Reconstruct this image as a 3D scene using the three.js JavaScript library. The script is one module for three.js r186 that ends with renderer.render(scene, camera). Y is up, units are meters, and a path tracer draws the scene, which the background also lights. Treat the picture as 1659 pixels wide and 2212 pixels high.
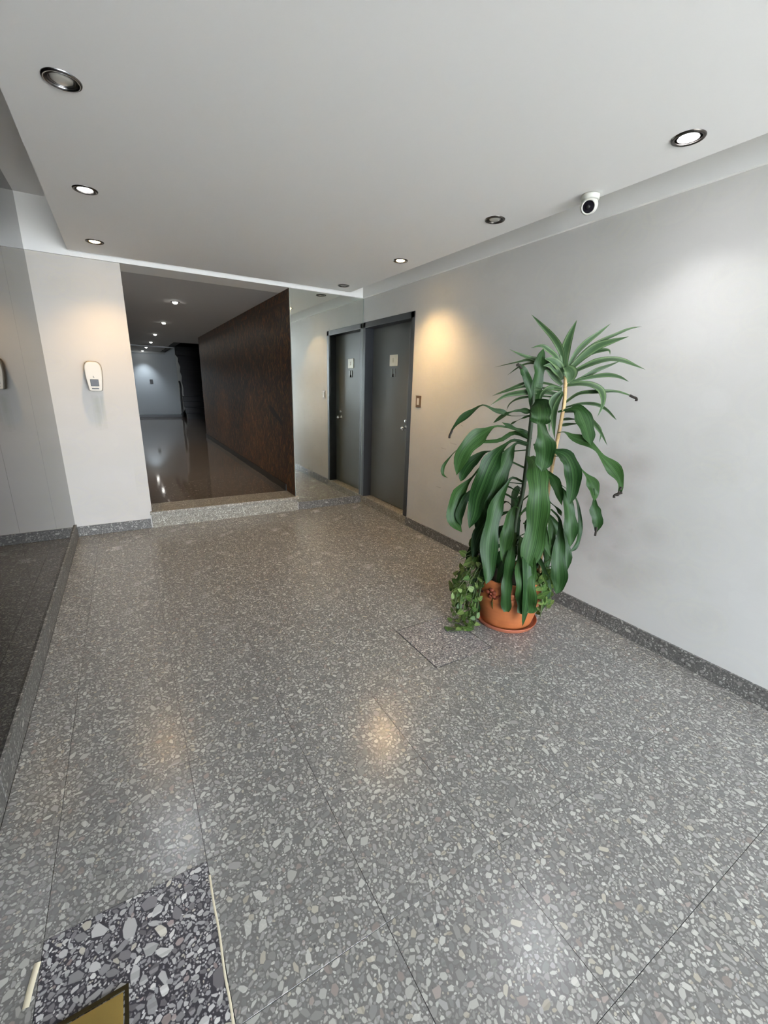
import * as THREE from 'three';
import { RoundedBoxGeometry } from 'three/addons/geometries/RoundedBoxGeometry.js';
import { mergeGeometries, toCreasedNormals } from 'three/addons/utils/BufferGeometryUtils.js';
import { FontLoader } from 'three/addons/loaders/FontLoader.js';
import { TextGeometry } from 'three/addons/geometries/TextGeometry.js';

// ---------------------------------------------------------------- camera, sky, exposure
const scene = new THREE.Scene();
const camera = new THREE.PerspectiveCamera(100.61, 1659 / 2212, 0.02, 200);
camera.position.set(0, 1.35, 0);
camera.rotation.order = 'YXZ';
camera.rotation.set(-0.2855, -0.5416, 0.0291);
scene.add(camera);
const renderer = new THREE.WebGLRenderer({ antialias: true });
renderer.toneMapping = THREE.LinearToneMapping;
renderer.toneMappingExposure = 3.0;
renderer.shadowMap.enabled = true;
scene.background = new THREE.Color(0.80, 0.89, 1.0);      // overcast daylight beyond the open front of the lobby
scene.backgroundIntensity = 8;
const sun = new THREE.DirectionalLight(new THREE.Color(1.0, 0.97, 0.92), 42);   // lights the pavement in front of the building, along the facade
sun.name = 'sun'; sun.position.set(-8, 11, 4); sun.target.position.set(0, 0, 4); sun.castShadow = true;
Object.assign(sun.shadow.camera, { left: -16, right: 16, top: 16, bottom: -16, near: 0.5, far: 40 }); scene.add(sun);
const LIGHT = { white: 0.66, warm: 1.9, corridor: 2.7, corridorEnd: 1.6 };   // candela of the ceiling spots

// ---------------------------------------------------------------- the room's measures (metres)
const XL = -0.4915, XR = 2.34, ZB = -4.436, ZF = 3.4;     // tinted mirror, right wall, back wall, open front
const YF = 2.2527, YC = 2.285, YS = 2.62;                  // frieze bottom, hung ceiling, slab above
const XP = 0.1, XE = 1.512, YK = 0.157, ZE = -16.68;       // corridor left edge, brown wall, corridor floor, far wall

// ---------------------------------------------------------------- helpers
function rng(seed) { let s = seed >>> 0; return () => { s = (s + 0x6D2B79F5) | 0; let t = Math.imul(s ^ (s >>> 15), 1 | s); t = (t + Math.imul(t ^ (t >>> 7), 61 | t)) ^ t; return ((t ^ (t >>> 14)) >>> 0) / 4294967296; }; }
const taken = new Map();
function numbered(name) {
  const n = taken.get(name) ?? 0; taken.set(name, n + 1);
  return n ? name + '_' + String(n).padStart(3, '0') : name;
}
function tag(o, label, category, group) {
  o.userData.label = label; if (category) o.userData.category = category; if (group) o.userData.group = group; return o;
}
function mesh(name, geo, mat, parent) {
  const m = new THREE.Mesh(geo, mat); m.castShadow = true; m.receiveShadow = true;
  m.name = parent ? name : numbered(name);
  (parent ?? scene).add(m); return m;
}
function struct(name, geo, mat) { const m = mesh(name, geo, mat); m.userData.kind = 'structure'; return m; }
function structGroup(name) { const g = new THREE.Group(); g.name = numbered(name); g.userData.kind = 'structure'; scene.add(g); return g; }
function thing(name, label, category, p = [0, 0, 0], group) { const g = new THREE.Group(); g.name = numbered(name); g.position.set(...p); scene.add(g); return tag(g, label, category, group); }
function boxUV(geo, ox = 0, oy = 0) {                      // uv in metres, along the faces
  const g = geo.index ? geo.toNonIndexed() : geo, P = g.attributes.position, uv = new Float32Array(P.count * 2);
  const a = new THREE.Vector3(), b = new THREE.Vector3(), c = new THREE.Vector3(), n = new THREE.Vector3();
  for (let i = 0; i < P.count; i += 3) {
    a.fromBufferAttribute(P, i); b.fromBufferAttribute(P, i + 1); c.fromBufferAttribute(P, i + 2);
    n.copy(b).sub(a).cross(c.clone().sub(a));
    const x = Math.abs(n.x), y = Math.abs(n.y), z = Math.abs(n.z);
    [a, b, c].forEach((v, k) => {
      const [u, w] = y >= x && y >= z ? [v.x, v.z] : x >= z ? [v.z, v.y] : [v.x, v.y];
      uv[(i + k) * 2] = u + ox; uv[(i + k) * 2 + 1] = w + oy;
    });
  }
  g.setAttribute('uv', new THREE.BufferAttribute(uv, 2)); return g;
}
function box(x0, x1, y0, y1, z0, z1, r = 0) {
  const w = x1 - x0, h = y1 - y0, d = z1 - z0;
  const g = r ? new RoundedBoxGeometry(w, h, d, 2, r) : new THREE.BoxGeometry(w, h, d);
  g.translate((x0 + x1) / 2, (y0 + y1) / 2, (z0 + z1) / 2); return boxUV(g);
}
function slab(w, d, h, c) {                                // a flat tile with chamfered upper edges, top at y = 0
  const x = w / 2, z = d / 2, ring = (k, y) => [[-x + k, y, -z + k], [x - k, y, -z + k], [x - k, y, z - k], [-x + k, y, z - k]];
  const R = [ring(0, -h), ring(0, -c), ring(c, 0)], P = [];
  const quad = (a, b, e, f) => P.push(...a, ...e, ...b, ...a, ...f, ...e);
  for (let k = 0; k < 2; k++) for (let i = 0; i < 4; i++) quad(R[k][i], R[k][(i + 1) % 4], R[k + 1][(i + 1) % 4], R[k + 1][i]);
  quad(R[2][0], R[2][1], R[2][2], R[2][3]);
  const g = new THREE.BufferGeometry(); g.setAttribute('position', new THREE.Float32BufferAttribute(P, 3)); g.computeVertexNormals(); return g;
}
function lathe(points, seg = 48) { return new THREE.LatheGeometry(points.map(([r, y]) => new THREE.Vector2(r, y)), seg); }
function tube(points, radius, seg = 32, sides = 8) { return new THREE.TubeGeometry(new THREE.CatmullRomCurve3(points), seg, radius, sides); }
function triples(a) { const o = []; for (let i = 0; i < a.length; i += 3) o.push(new THREE.Vector3(a[i], a[i + 1], a[i + 2])); return o; }

// ---------------------------------------------------------------- materials
const srgb = (r, g, b) => new THREE.Color().setRGB(r / 255, g / 255, b / 255, THREE.SRGBColorSpace);
const std = (color, roughness, metalness = 0, extra = {}) => new THREE.MeshStandardMaterial({ color, roughness, metalness, ...extra });
function canvasTexture(w, h, draw, sized = [1, 1], color = true) {
  const c = document.createElement('canvas'); c.width = w; c.height = h; draw(c.getContext('2d'), w, h);
  const t = new THREE.CanvasTexture(c); t.wrapS = t.wrapT = THREE.RepeatWrapping; t.repeat.set(1 / sized[0], 1 / sized[1]);
  t.colorSpace = color ? THREE.SRGBColorSpace : THREE.NoColorSpace; t.anisotropy = 8; return t;
}
// terrazzo: angular marble chips packed into cement, largest first
function terrazzo(px, metres, seed, o) {
  return canvasTexture(px, px, (g) => {
    const r = rng(seed), s = px / metres, cell = 0.02 * s, n = Math.ceil(px / cell), grid = new Map();
    g.fillStyle = o.base; g.fillRect(0, 0, px, px);
    for (let i = 0; i < o.dust; i++) {                      // fine grit in the cement
      const v = o.grit[0] + r() * o.grit[1]; g.fillStyle = `rgba(${v},${v},${v * 0.97},0.55)`;
      const k = (0.0006 + r() * 0.0016) * s; g.fillRect(r() * px, r() * px, k, k * (0.6 + r() * 0.6));
    }
    const chips = []; for (const [count, lo, hi] of o.mix) for (let i = 0; i < count; i++) chips.push(lo + (hi - lo) * r());
    chips.sort((a, b) => b - a);
    for (const size of chips) {
      const rad = size / 2 * s; let ok = false, x, y;
      for (let k = 0; k < 6 && !ok; k++) {
        x = r() * px; y = r() * px; ok = true;
        const span = Math.ceil((rad + o.mix[0][2] / 2 * s) / cell), gx = Math.floor(x / cell), gy = Math.floor(y / cell);
        for (let a = -span; a <= span && ok; a++) for (let b = -span; b <= span && ok; b++) {
          for (const q of grid.get(((gx + a + n) % n) * n + (gy + b + n) % n) ?? []) {
            let dx = Math.abs(q[0] - x), dy = Math.abs(q[1] - y); dx = Math.min(dx, px - dx); dy = Math.min(dy, px - dy);
            if (Math.hypot(dx, dy) < (q[2] + rad) * o.gap) { ok = false; break; }
          }
        }
      }
      if (!ok) continue;
      const key = Math.floor(x / cell) % n * n + Math.floor(y / cell) % n; if (!grid.has(key)) grid.set(key, []); grid.get(key).push([x, y, rad]);
      const sides = 5 + Math.floor(r() * 4), turn = r() * 6.283, stretch = 1 + r() * 0.45, pts = [];
      for (let k = 0; k < sides; k++) {
        const a = (k + r() * 0.7) / sides * 6.283, q = rad * (0.72 + r() * 0.4), u = Math.cos(a) * q * stretch, v = Math.sin(a) * q / stretch;
        pts.push([u * Math.cos(turn) - v * Math.sin(turn), u * Math.sin(turn) + v * Math.cos(turn)]);
      }
      const pick = r(); let acc = 0, tone = o.tones[0];
      for (const t of o.tones) { acc += t[0]; if (pick < acc) { tone = t; break; } }
      if (tone[1] < 110 && size > 0.011) tone = o.tones[1];     // the dark marble is only ever small
      const v = (r() - 0.5) * 2 * tone[4], col = tone.slice(1, 4).map((k) => Math.max(0, Math.min(255, k + v)));
      g.fillStyle = `rgb(${col[0] | 0},${col[1] | 0},${col[2] | 0})`;
      for (const ox of [-px, 0, px]) for (const oy of [-px, 0, px]) {
        if (x + ox < -2 * rad - 4 || x + ox > px + 2 * rad + 4 || y + oy < -2 * rad - 4 || y + oy > px + 2 * rad + 4) continue;
        g.beginPath(); pts.forEach(([u, w], k) => (k ? g.lineTo(x + ox + u, y + oy + w) : g.moveTo(x + ox + u, y + oy + w))); g.closePath(); g.fill();
        if (rad > 5 && r() < 0.35) {                        // a vein or a stained corner inside the larger chips
          g.save(); g.clip(); g.fillStyle = r() < 0.5 ? 'rgba(255,255,250,0.22)' : 'rgba(90,88,86,0.20)';
          g.fillRect(x + ox - rad * 2, y + oy - rad * (0.2 + r()), rad * 4, rad * (0.3 + r() * 0.6)); g.restore();
        }
      }
    }
  }, [metres, metres]);
}
const floorMap = terrazzo(2048, 1.5, 11, { base: '#7d7b79', grit: [80, 80], dust: 60000, mix: [[170, 0.024, 0.034], [2300, 0.015, 0.023], [11000, 0.008, 0.015], [36000, 0.0035, 0.008]], gap: 0.87,
  tones: [[0.36, 188, 187, 181, 20], [0.34, 160, 159, 156, 14], [0.22, 138, 137, 136, 10], [0.04, 186, 180, 166, 12], [0.004, 96, 96, 98, 10], [0.028, 160, 150, 145, 12]] });
const coarseMap = terrazzo(1024, 0.75, 23, { base: '#37343a', grit: [50, 80], dust: 12000, mix: [[34, 0.036, 0.056], [240, 0.018, 0.036], [1500, 0.008, 0.018], [9000, 0.003, 0.008]], gap: 0.82,
  tones: [[0.36, 176, 174, 172, 20], [0.30, 142, 140, 140, 16], [0.16, 112, 108, 110, 14], [0.05, 184, 178, 164, 10], [0.10, 204, 202, 198, 10], [0.03, 150, 136, 132, 10]] });
const patchMap = terrazzo(1024, 0.75, 37, { base: '#666365', grit: [80, 70], dust: 9000, mix: [[330, 0.013, 0.020], [2600, 0.006, 0.013], [7000, 0.003, 0.006]], gap: 0.88,
  tones: [[0.46, 190, 186, 180, 20], [0.3, 144, 139, 136, 14], [0.18, 66, 62, 63, 14], [0.06, 170, 154, 146, 12]] });
const skirtMap = terrazzo(1024, 0.75, 41, { base: '#5f5d5a', grit: [70, 60], dust: 9000, mix: [[60, 0.02, 0.03], [700, 0.01, 0.02], [4000, 0.004, 0.01]], gap: 0.92,
  tones: [[0.25, 168, 165, 158, 18], [0.35, 132, 129, 124, 14], [0.3, 106, 103, 100, 12], [0.1, 70, 66, 64, 12]] });
const stepMap = terrazzo(1024, 0.75, 43, { base: '#80796c', grit: [90, 80], dust: 9000, mix: [[120, 0.018, 0.026], [1100, 0.009, 0.018], [5000, 0.004, 0.009]], gap: 0.9,
  tones: [[0.40, 188, 183, 170, 18], [0.35, 158, 152, 140, 14], [0.15, 120, 114, 106, 12], [0.1, 84, 80, 74, 12]] });
const hallMap = terrazzo(1024, 1.2, 47, { base: '#77695c', grit: [60, 70], dust: 9000, mix: [[300, 0.016, 0.024], [3000, 0.008, 0.016], [9000, 0.004, 0.008]], gap: 0.9,
  tones: [[0.3, 142, 130, 116, 16], [0.5, 118, 106, 94, 12], [0.2, 84, 74, 64, 10]] });
// polish: slow patches of wear in the gloss
function wear(seed, lo, hi, metres) {
  return canvasTexture(512, 512, (g, w, h) => {
    const r = rng(seed); const mid = (lo + hi) / 2; g.fillStyle = `rgb(0,${mid},0)`; g.fillRect(0, 0, w, h);
    for (let i = 0; i < 900; i++) {
      const x = r() * w, y = r() * h, k = 6 + r() * 60, v = lo + r() * (hi - lo);
      for (const ox of [-w, 0, w]) for (const oy of [-h, 0, h]) {
        if (x + ox < -k || x + ox > w + k || y + oy < -k || y + oy > h + k) continue;
        const q = g.createRadialGradient(x + ox, y + oy, 0, x + ox, y + oy, k); q.addColorStop(0, `rgba(0,${v | 0},0,0.28)`); q.addColorStop(1, `rgba(0,${v | 0},0,0)`);
        g.fillStyle = q; g.fillRect(x + ox - k, y + oy - k, 2 * k, 2 * k);
      }
    }
  }, [metres, metres], false);
}
const M = {
  ceiling: std(srgb(241, 240, 238), 0.85),
  frieze: std(srgb(244, 243, 239), 0.7),
  wall: std(srgb(198, 193, 186), 0.62),
  floor: std(new THREE.Color(0.77, 0.76, 0.745), 1, 0, { map: floorMap, roughnessMap: wear(3, 50, 80, 1.3) }),
  coarse: std(new THREE.Color(1, 1, 1), 0.3, 0, { map: coarseMap }),
  patch: std(new THREE.Color(1, 1, 1), 0.42, 0, { map: patchMap }),
  skirt: std(new THREE.Color(1, 1, 1), 0.45, 0, { map: skirtMap }),
  step: std(new THREE.Color(1, 1, 1), 0.4, 0, { map: stepMap }),
  bed: std(srgb(48, 46, 44), 0.9),
  hall: std(new THREE.Color(0.62, 0.62, 0.64), 0.07, 0, { map: hallMap }),
  hallCeiling: std(srgb(196, 194, 192), 0.8),
  tint: new THREE.MeshPhysicalMaterial({ color: srgb(14, 13, 11), roughness: 0.015, specularIntensity: 0.56 }),
  mirrorEdge: std(srgb(150, 158, 150), 0.3),
  doorGrey: std(srgb(46, 49, 53), 0.42, 0),
  doorLeaf: std(srgb(96, 98, 95), 0.42, 0),
  chrome: std(srgb(150, 150, 152), 0.22, 1),
  darkChrome: std(srgb(92, 88, 84), 0.3, 1),
  brass: std(srgb(240, 208, 122), 0.3, 1),
  brassDark: std(srgb(60, 50, 26), 0.5, 0.6),
  steel: std(srgb(220, 220, 218), 0.18, 1),
  black: std(srgb(20, 20, 22), 0.35),
  whitePlastic: std(srgb(206, 206, 197), 0.45),
  creamPlastic: std(srgb(212, 207, 196), 0.4),
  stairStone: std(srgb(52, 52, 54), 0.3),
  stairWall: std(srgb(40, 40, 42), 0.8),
};
// ---------------------------------------------------------------- floor: tiles 0.3815 x 0.392 m, laid on a dark bed
const floor = structGroup('floor');
mesh('floor_bed', box(XL - 0.1, XR + 0.1, -0.12, -0.006, ZB - 0.02, ZF), M.bed, floor);
const TX = 0.3815, TZ = 0.392, X0 = -0.335, Z0 = -1.03, GAP = 0.0013;
{
  const r = rng(5), cache = new Map();
  const variant = (w, d, k) => {
    const key = w.toFixed(3) + d.toFixed(3) + k;
    if (!cache.has(key)) { const q = rng(k * 77 + 9), g = boxUV(slab(w - GAP, d - GAP, 0.02, 0.0003)); const uv = g.attributes.uv, a = Math.floor(q() * 4) * Math.PI / 2, ox = q() * 1.5, oy = q() * 1.5;
      for (let i = 0; i < uv.count; i++) { const x = uv.getX(i), y = uv.getY(i); uv.setXY(i, x * Math.cos(a) - y * Math.sin(a) + ox, x * Math.sin(a) + y * Math.cos(a) + oy); }
      cache.set(key, g); }
    return cache.get(key);
  };
  const xs = [XL, X0]; for (let k = 1; k < 7; k++) xs.push(X0 + k * TX); xs.push(XR);
  const zs = [ZB, Z0 - 8 * TZ]; for (let k = 7; Z0 - k * TZ < ZF - 0.05; k--) zs.push(Z0 - k * TZ); zs[zs.length - 1] = ZF;
  for (let i = 0; i + 1 < xs.length; i++) for (let j = 0; j + 1 < zs.length; j++) {
    const w = xs[i + 1] - xs[i], d = zs[j + 1] - zs[j], cx = (xs[i] + xs[i + 1]) / 2, cz = (zs[j] + zs[j + 1]) / 2;
    const dark = i === 1 && cz > Z0 && cz < Z0 + TZ, pale = i === 5 && cz > Z0 - 2 * TZ && cz < Z0 - TZ;
    const t = mesh('tile', variant(w - (pale ? 0.010 : 0), d - (pale ? 0.010 : 0), dark || pale ? 99 : Math.floor(r() * 9)), dark ? M.coarse : pale ? M.patch : M.floor, floor);
    if (dark) t.userData.label = 'darker tile with large pale stone chips';
    if (pale) t.userData.label = 'fine-grained replacement tile outlined by dark joints';
    t.position.set(cx, (r() - 0.5) * 0.0006, cz); t.rotation.set((r() - 0.5) * 0.0006, 0, (r() - 0.5) * 0.0006);
  }
  // hardened cream filler in two of the joints
  const strip = (pts, w) => { const g = tube(pts.map(([x, z]) => new THREE.Vector3(x, 0, z)), w, 24, 6); g.scale(1, 0.35, 1); return g; };
  mesh('joint_filler', strip([[0.047, -0.985], [0.045, -0.9], [0.046, -0.84], [0.042, -0.74], [0.043, -0.68], [0.039, -0.6], [0.04, -0.5]], 0.0032), std(srgb(216, 206, 180), 0.8), floor);
  mesh('joint_filler', strip([[-0.341, -0.985], [-0.345, -0.96], [-0.349, -0.93], [-0.352, -0.9]], 0.0075), std(srgb(216, 206, 180), 0.8), floor);
}
// the corridor's floor, a step up
struct('floor_corridor', box(XP, XE + 1.6, -0.1, YK, -22, ZB - 0.03), M.hall);
const step = structGroup('trim_1'); step.userData.label = 'terrazzo step up into the corridor';
mesh('riser', box(XP - 0.006, XE + 0.02, 0.0, YK - 0.03, ZB - 0.05, ZB + 0.014), M.step, step);
mesh('nosing', box(XP - 0.016, XE + 0.034, YK - 0.03, YK + 0.002, ZB - 0.30, ZB + 0.03, 0.006), M.step, step);

// ---------------------------------------------------------------- walls
const T = 0.25;
const DZ0 = ZB + 0.004, DZ1 = -3.448, DY = 2.012;          // door opening in the right wall
struct('wall_right', mergeGeometries([
  box(XR, XR + T, -0.1, YF, DZ1, ZF), box(XR, XR + T, DY, YF, ZB, DZ1), box(XR, XR + T, -0.1, YF, ZB - T, DZ0), box(XR + 0.006, XR + T, YF, YS, ZB - T, ZF),
]), std(new THREE.Color(1, 1, 1), 0.6, 0, { map: canvasTexture(2048, 1024, (g, w, h) => {
  g.fillStyle = 'rgb(208,206,202)'; g.fillRect(0, 0, w, h); const r = rng(8);
  const X = (z) => ((z / 7) % 1 + 1) % 1 * w, Y = (y) => h - y / 2.7 * h;
  for (let i = 0; i < 700; i++) {                           // roller marks and hand scuffs
    const x = r() * w, y = r() * h, k = 8 + r() * 60, v = r() < 0.5 ? 255 : 130; const q = g.createRadialGradient(x, y, 0, x, y, k);
    q.addColorStop(0, `rgba(${v},${v},${v - 4},0.035)`); q.addColorStop(1, `rgba(${v},${v},${v - 4},0)`); g.fillStyle = q; g.fillRect(x - k, y - k, 2 * k, 2 * k);
  }
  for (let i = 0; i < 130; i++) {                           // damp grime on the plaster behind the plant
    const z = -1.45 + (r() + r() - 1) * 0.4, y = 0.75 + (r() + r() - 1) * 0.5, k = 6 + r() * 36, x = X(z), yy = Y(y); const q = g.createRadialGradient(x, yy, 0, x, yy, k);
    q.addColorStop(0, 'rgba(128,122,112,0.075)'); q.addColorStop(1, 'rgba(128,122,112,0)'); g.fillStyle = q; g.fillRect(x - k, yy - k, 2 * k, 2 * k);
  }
  g.strokeStyle = 'rgba(110,104,98,0.35)'; g.lineWidth = 1.4;
  for (let i = 0; i < 5; i++) { const z = -3.2 + r() * 1.4, y = 0.5 + r() * 0.6; g.beginPath(); g.moveTo(X(z), Y(y)); g.lineTo(X(z) + 6 + r() * 26, Y(y) + (r() - 0.5) * 8); g.stroke(); }
}, [7, 2.7]) }));
struct('wall_back', mergeGeometries([
  box(XL - 0.3, XP, 0, YF, ZB - 0.3, ZB), box(XE + 0.005, XR + T, 0, YF, ZB - 0.14, ZB - 0.006), box(XP - 0.3, XP, 0, YF, ZE, ZB - 0.28),
]), std(new THREE.Color(1, 1, 1), 0.62, 0, { map: canvasTexture(1024, 1024, (g, w, h) => {
  g.fillStyle = 'rgb(200,195,188)'; g.fillRect(0, 0, w, h); const r = rng(18); const X = (x) => ((x / 4) % 1 + 1) % 1 * w, Y = (y) => h - y / 2.7 * h;
  for (let i = 0; i < 300; i++) { const x = r() * w, y = r() * h, k = 8 + r() * 60, v = r() < 0.5 ? 255 : 130; const q = g.createRadialGradient(x, y, 0, x, y, k); q.addColorStop(0, `rgba(${v},${v},${v - 4},0.03)`); q.addColorStop(1, `rgba(${v},${v},${v - 4},0)`); g.fillStyle = q; g.fillRect(x - k, y - k, 2 * k, 2 * k); }
  for (let i = 0; i < 9; i++) { const x = -0.195 + (r() - 0.5) * 0.08, y = 1.23 - r() * 0.04; g.strokeStyle = 'rgba(150,146,132,0.09)'; g.lineWidth = 2 + r() * 5; g.beginPath(); g.moveTo(X(x), Y(y)); g.lineTo(X(x), Y(y - 0.1 - r() * 0.22)); g.stroke(); }   // drips under the dispenser
}, [4, 2.7]) }));
struct('wall_left', box(XL - 0.3, XL - 0.022, -0.1, YS, ZB, ZF), M.wall);
struct('trim_2', mergeGeometries([box(XL - 0.02, XR + 0.01, YF, YS, ZB - 0.3, ZB + 0.02), box(XR - 0.022, XR + 0.02, YF, YS, ZB + 0.02, ZF)]), M.frieze).userData.label = 'white frieze band along the back and right walls';
// terrazzo skirting, in lengths
function skirting(name, pieces) { const g = structGroup(name); for (const b of pieces) mesh('piece', box(...b, 0.003), M.skirt, g); return g; }
skirting('baseboard_right', [-3.448, -2.3, -1.32, -0.34, 0.64, 1.62, 2.6].map((z, i, a) => [XR - 0.012, XR + 0.02, 0, 0.09, z + 0.001, (a[i + 1] ?? ZF) - 0.001]));
skirting('baseboard_back', [[XL, XP - 0.018, 0, 0.09, ZB - 0.02, ZB + 0.012], [XE + 0.036, XR, 0, 0.088, ZB - 0.02, ZB + 0.012]]);
skirting('baseboard_left', [-4.424, -3.5, -2.52, -1.54, -0.56, 0.42, 1.4, 2.38].map((z, i, a) => [XL - 0.03, XL, 0, 0.115, z + 0.001, (a[i + 1] ?? ZF) - 0.001]));

// ---------------------------------------------------------------- ceilings: a slab, and a hung panel with a slot round it
function panelGeometry(x0, x1, z0, z1, y0, y1, holes, r) {
  const s = new THREE.Shape([[x0, z0], [x1, z0], [x1, z1], [x0, z1]].map((p) => new THREE.Vector2(...p)));
  for (const [x, z] of holes) { const h = new THREE.Path(); h.absarc(x, z, r, 0, Math.PI * 2, true); s.holes.push(h); }
  const g = new THREE.ExtrudeGeometry(s, { depth: y1 - y0, bevelEnabled: false, curveSegments: 24 }); g.rotateX(Math.PI / 2); g.translate(0, y1, 0); return g;
}
const SPOTS = [
  [-0.05, -2.04, 'off', 'chrome', 'unlit chrome spotlight, nearest of the three along the mirror side'],
  [-0.043, -3.014, 'white', 'darkChrome', 'glaring white spotlight between an unlit one and an orange one near the mirror'],
  [-0.045, -4.02, 'warm', 'darkChrome', 'glowing orange spotlight close to the white beam above the pillar'],
  [1.952, -1.096, 'white', 'darkChrome', 'glaring white spotlight at the ceiling edge nearer than the security camera'],
  [1.945, -2.10, 'off', 'darkChrome', 'unlit dark spotlight just beyond the security camera'],
  [1.953, -3.11, 'warm', 'darkChrome', 'warm glowing spotlight over the right wall before the grey door'],
  [1.965, -4.15, 'off', 'darkChrome', 'unlit dark spotlight in the corner above the grey door'],
];
struct('ceiling', box(XL - 0.3, XR + T, YS, YS + 0.12, ZB - 0.3, ZF), M.ceiling);
struct('ceiling_panel', panelGeometry(-0.2335, 2.153, -4.376, ZF, YC, YS - 0.001, SPOTS, 0.0485), M.ceiling).userData.label = 'hung white ceiling panel with a slot along the walls';
const HALL = [[0.66, -6.05], [0.70, -8.25], [0.70, -10.39], [0.735, -12.55], [0.715, -14.57], [0.69, -16.36]];
struct('ceiling_corridor', mergeGeometries([
  panelGeometry(XP - 0.3, 1.36, ZE - 0.3, ZB - 0.3, YF, YF + 0.2, HALL, 0.042), panelGeometry(1.36, 3.2, -12.1, ZB - 0.3, YF, YF + 0.2, [], 0.03),
]), M.hallCeiling);

// spotlights
function fixture(name, label, [x, y, z], kind, metal, scale, group) {
  const t = thing(name, label, 'ceiling light', [x, y, z], group), k = scale;
  mesh('trim_ring', lathe([[0.044 * k, 0.002], [0.046 * k, -0.004], [0.050 * k, -0.0065], [0.055 * k, -0.005], [0.057 * k, -0.001], [0.057 * k, 0.001]]), M[metal], t);
  mesh('reflector', lathe([[0.0445 * k, -0.003], [0.042 * k, 0.006], [0.040 * k, 0.006], [0.039 * k, -0.002], [0.036 * k, -0.002], [0.034 * k, 0.012], [0.030 * k, 0.02], [0.028 * k, 0.05], [0.001, 0.052]]), M[metal], t);
  const glow = { white: [1, 1, 1.06], warm: [1, 0.72, 0.36], hall: [1, 0.97, 0.9], off: null }[kind];
  const lens = glow ? new THREE.MeshStandardMaterial({ color: 0x222222, roughness: 0.4, emissive: new THREE.Color(...glow), emissiveIntensity: kind === 'hall' ? 14 : 24 })
    : std(srgb(170, 168, 160), 0.12);
  if (kind === 'hall') mesh('lamp', lathe([[0.034 * k, 0.004], [0.033 * k, -0.008], [0.026 * k, -0.018], [0.012 * k, -0.023], [0.0001, -0.024]], 32), lens, t);
  else mesh('lamp', lathe([[0.0325 * k, 0.004], [0.031 * k, -0.002], [0.022 * k, -0.0055], [0.0001, -0.007]], 32), lens, t);
  if (kind === 'off') mesh('bulb', lathe([[0.014 * k, 0.003], [0.013 * k, -0.001], [0.006 * k, -0.004], [0.0001, -0.005]], 24), M.chrome, t);
  return t;
}
function lamp(parent, color, candela, angle, penumbra, aim, soft) {
  const s = new THREE.SpotLight(color, candela, 0, angle, penumbra, 2); s.name = 'beam'; s.position.set(0, -0.03, 0);
  s.castShadow = true; s.shadow.radius = soft; s.target.position.set(...aim); parent.add(s); return s;
}
const COLOR = { white: new THREE.Color(0.93, 0.96, 1.0), warm: new THREE.Color(1.0, 0.66, 0.30) };
for (const [x, z, kind, metal, label] of SPOTS) {
  const t = fixture('recessed_spotlight', label, [x, YC, z], kind, metal, 1);
  if (kind !== 'off') lamp(t, COLOR[kind], LIGHT[kind] * (kind === 'warm' && x < 0 ? 0.55 : 1), 1.02, 0.75, [x, 0, z], 1.5);
}
const ORDER = ['first', 'second', 'third', 'fourth', 'fifth', 'last'];
HALL.forEach(([x, z], i) => {
  const t = fixture('corridor_spotlight', `small lit spotlight in the dark corridor ceiling, ${ORDER[i]} from the step`, [x, YF, z], 'hall', 'darkChrome', 0.86, 'row of corridor ceiling lights');
  lamp(t, i < 2 ? new THREE.Color(1, 0.93, 0.82) : new THREE.Color(0.82, 0.92, 1.0), i === 5 ? LIGHT.corridorEnd : LIGHT.corridor, 0.8, 0.8, [x, 0, z], 1.2);
});

// ---------------------------------------------------------------- mirrors
{
  const t = thing('wall_mirror', 'tall dark-tinted mirror in wide panels covering the left wall above the skirting', 'mirror', [XL - 0.012, 0, 0]);
  const zs = [ZB + 0.001, -3.5, -2.52, -1.54, -0.56, 0.42, 1.4, 2.38, ZF];
  for (let i = 0; i + 1 < zs.length; i++) mesh('mirror_panel', box(-0.008, 0, 0.112, YS - 0.002, zs[i] + 0.0012, zs[i + 1] - 0.0012), M.tint, t);
}
{
  const t = thing('wall_mirror', 'clear streaky mirror between the brown wall and the grey door', 'mirror', [(XE + XR) / 2, 0, ZB]);
  const half = (XR - XE) / 2, smear = canvasTexture(512, 1024, (g, w, h) => {
    g.fillStyle = 'rgb(0,5,0)'; g.fillRect(0, 0, w, h); const r = rng(61);
    for (let i = 0; i < 240; i++) { const x = r() * w, y = r() * h, l = 40 + r() * 300, v = 14 + r() * 50; g.strokeStyle = `rgba(0,${v | 0},0,0.2)`; g.lineWidth = 2 + r() * 12; g.beginPath(); g.moveTo(x, y); g.lineTo(x + (r() - 0.5) * 14, y + l); g.stroke(); }
  }, [1, 2.3], false);
  mesh('glass', box(-half + 0.004, half - 0.004, 0.089, YF - 0.002, -0.004, 0.001), new THREE.MeshStandardMaterial({ color: new THREE.Color(0.76, 0.79, 0.74), metalness: 1, roughness: 1, roughnessMap: smear }), t);
  for (const [a, b] of [[-half, -half + 0.006], [half - 0.008, half - 0.002]]) mesh('edge_strip', box(a, b, 0.089, YF - 0.002, -0.005, 0.006), M.mirrorEdge, t);
}

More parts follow.
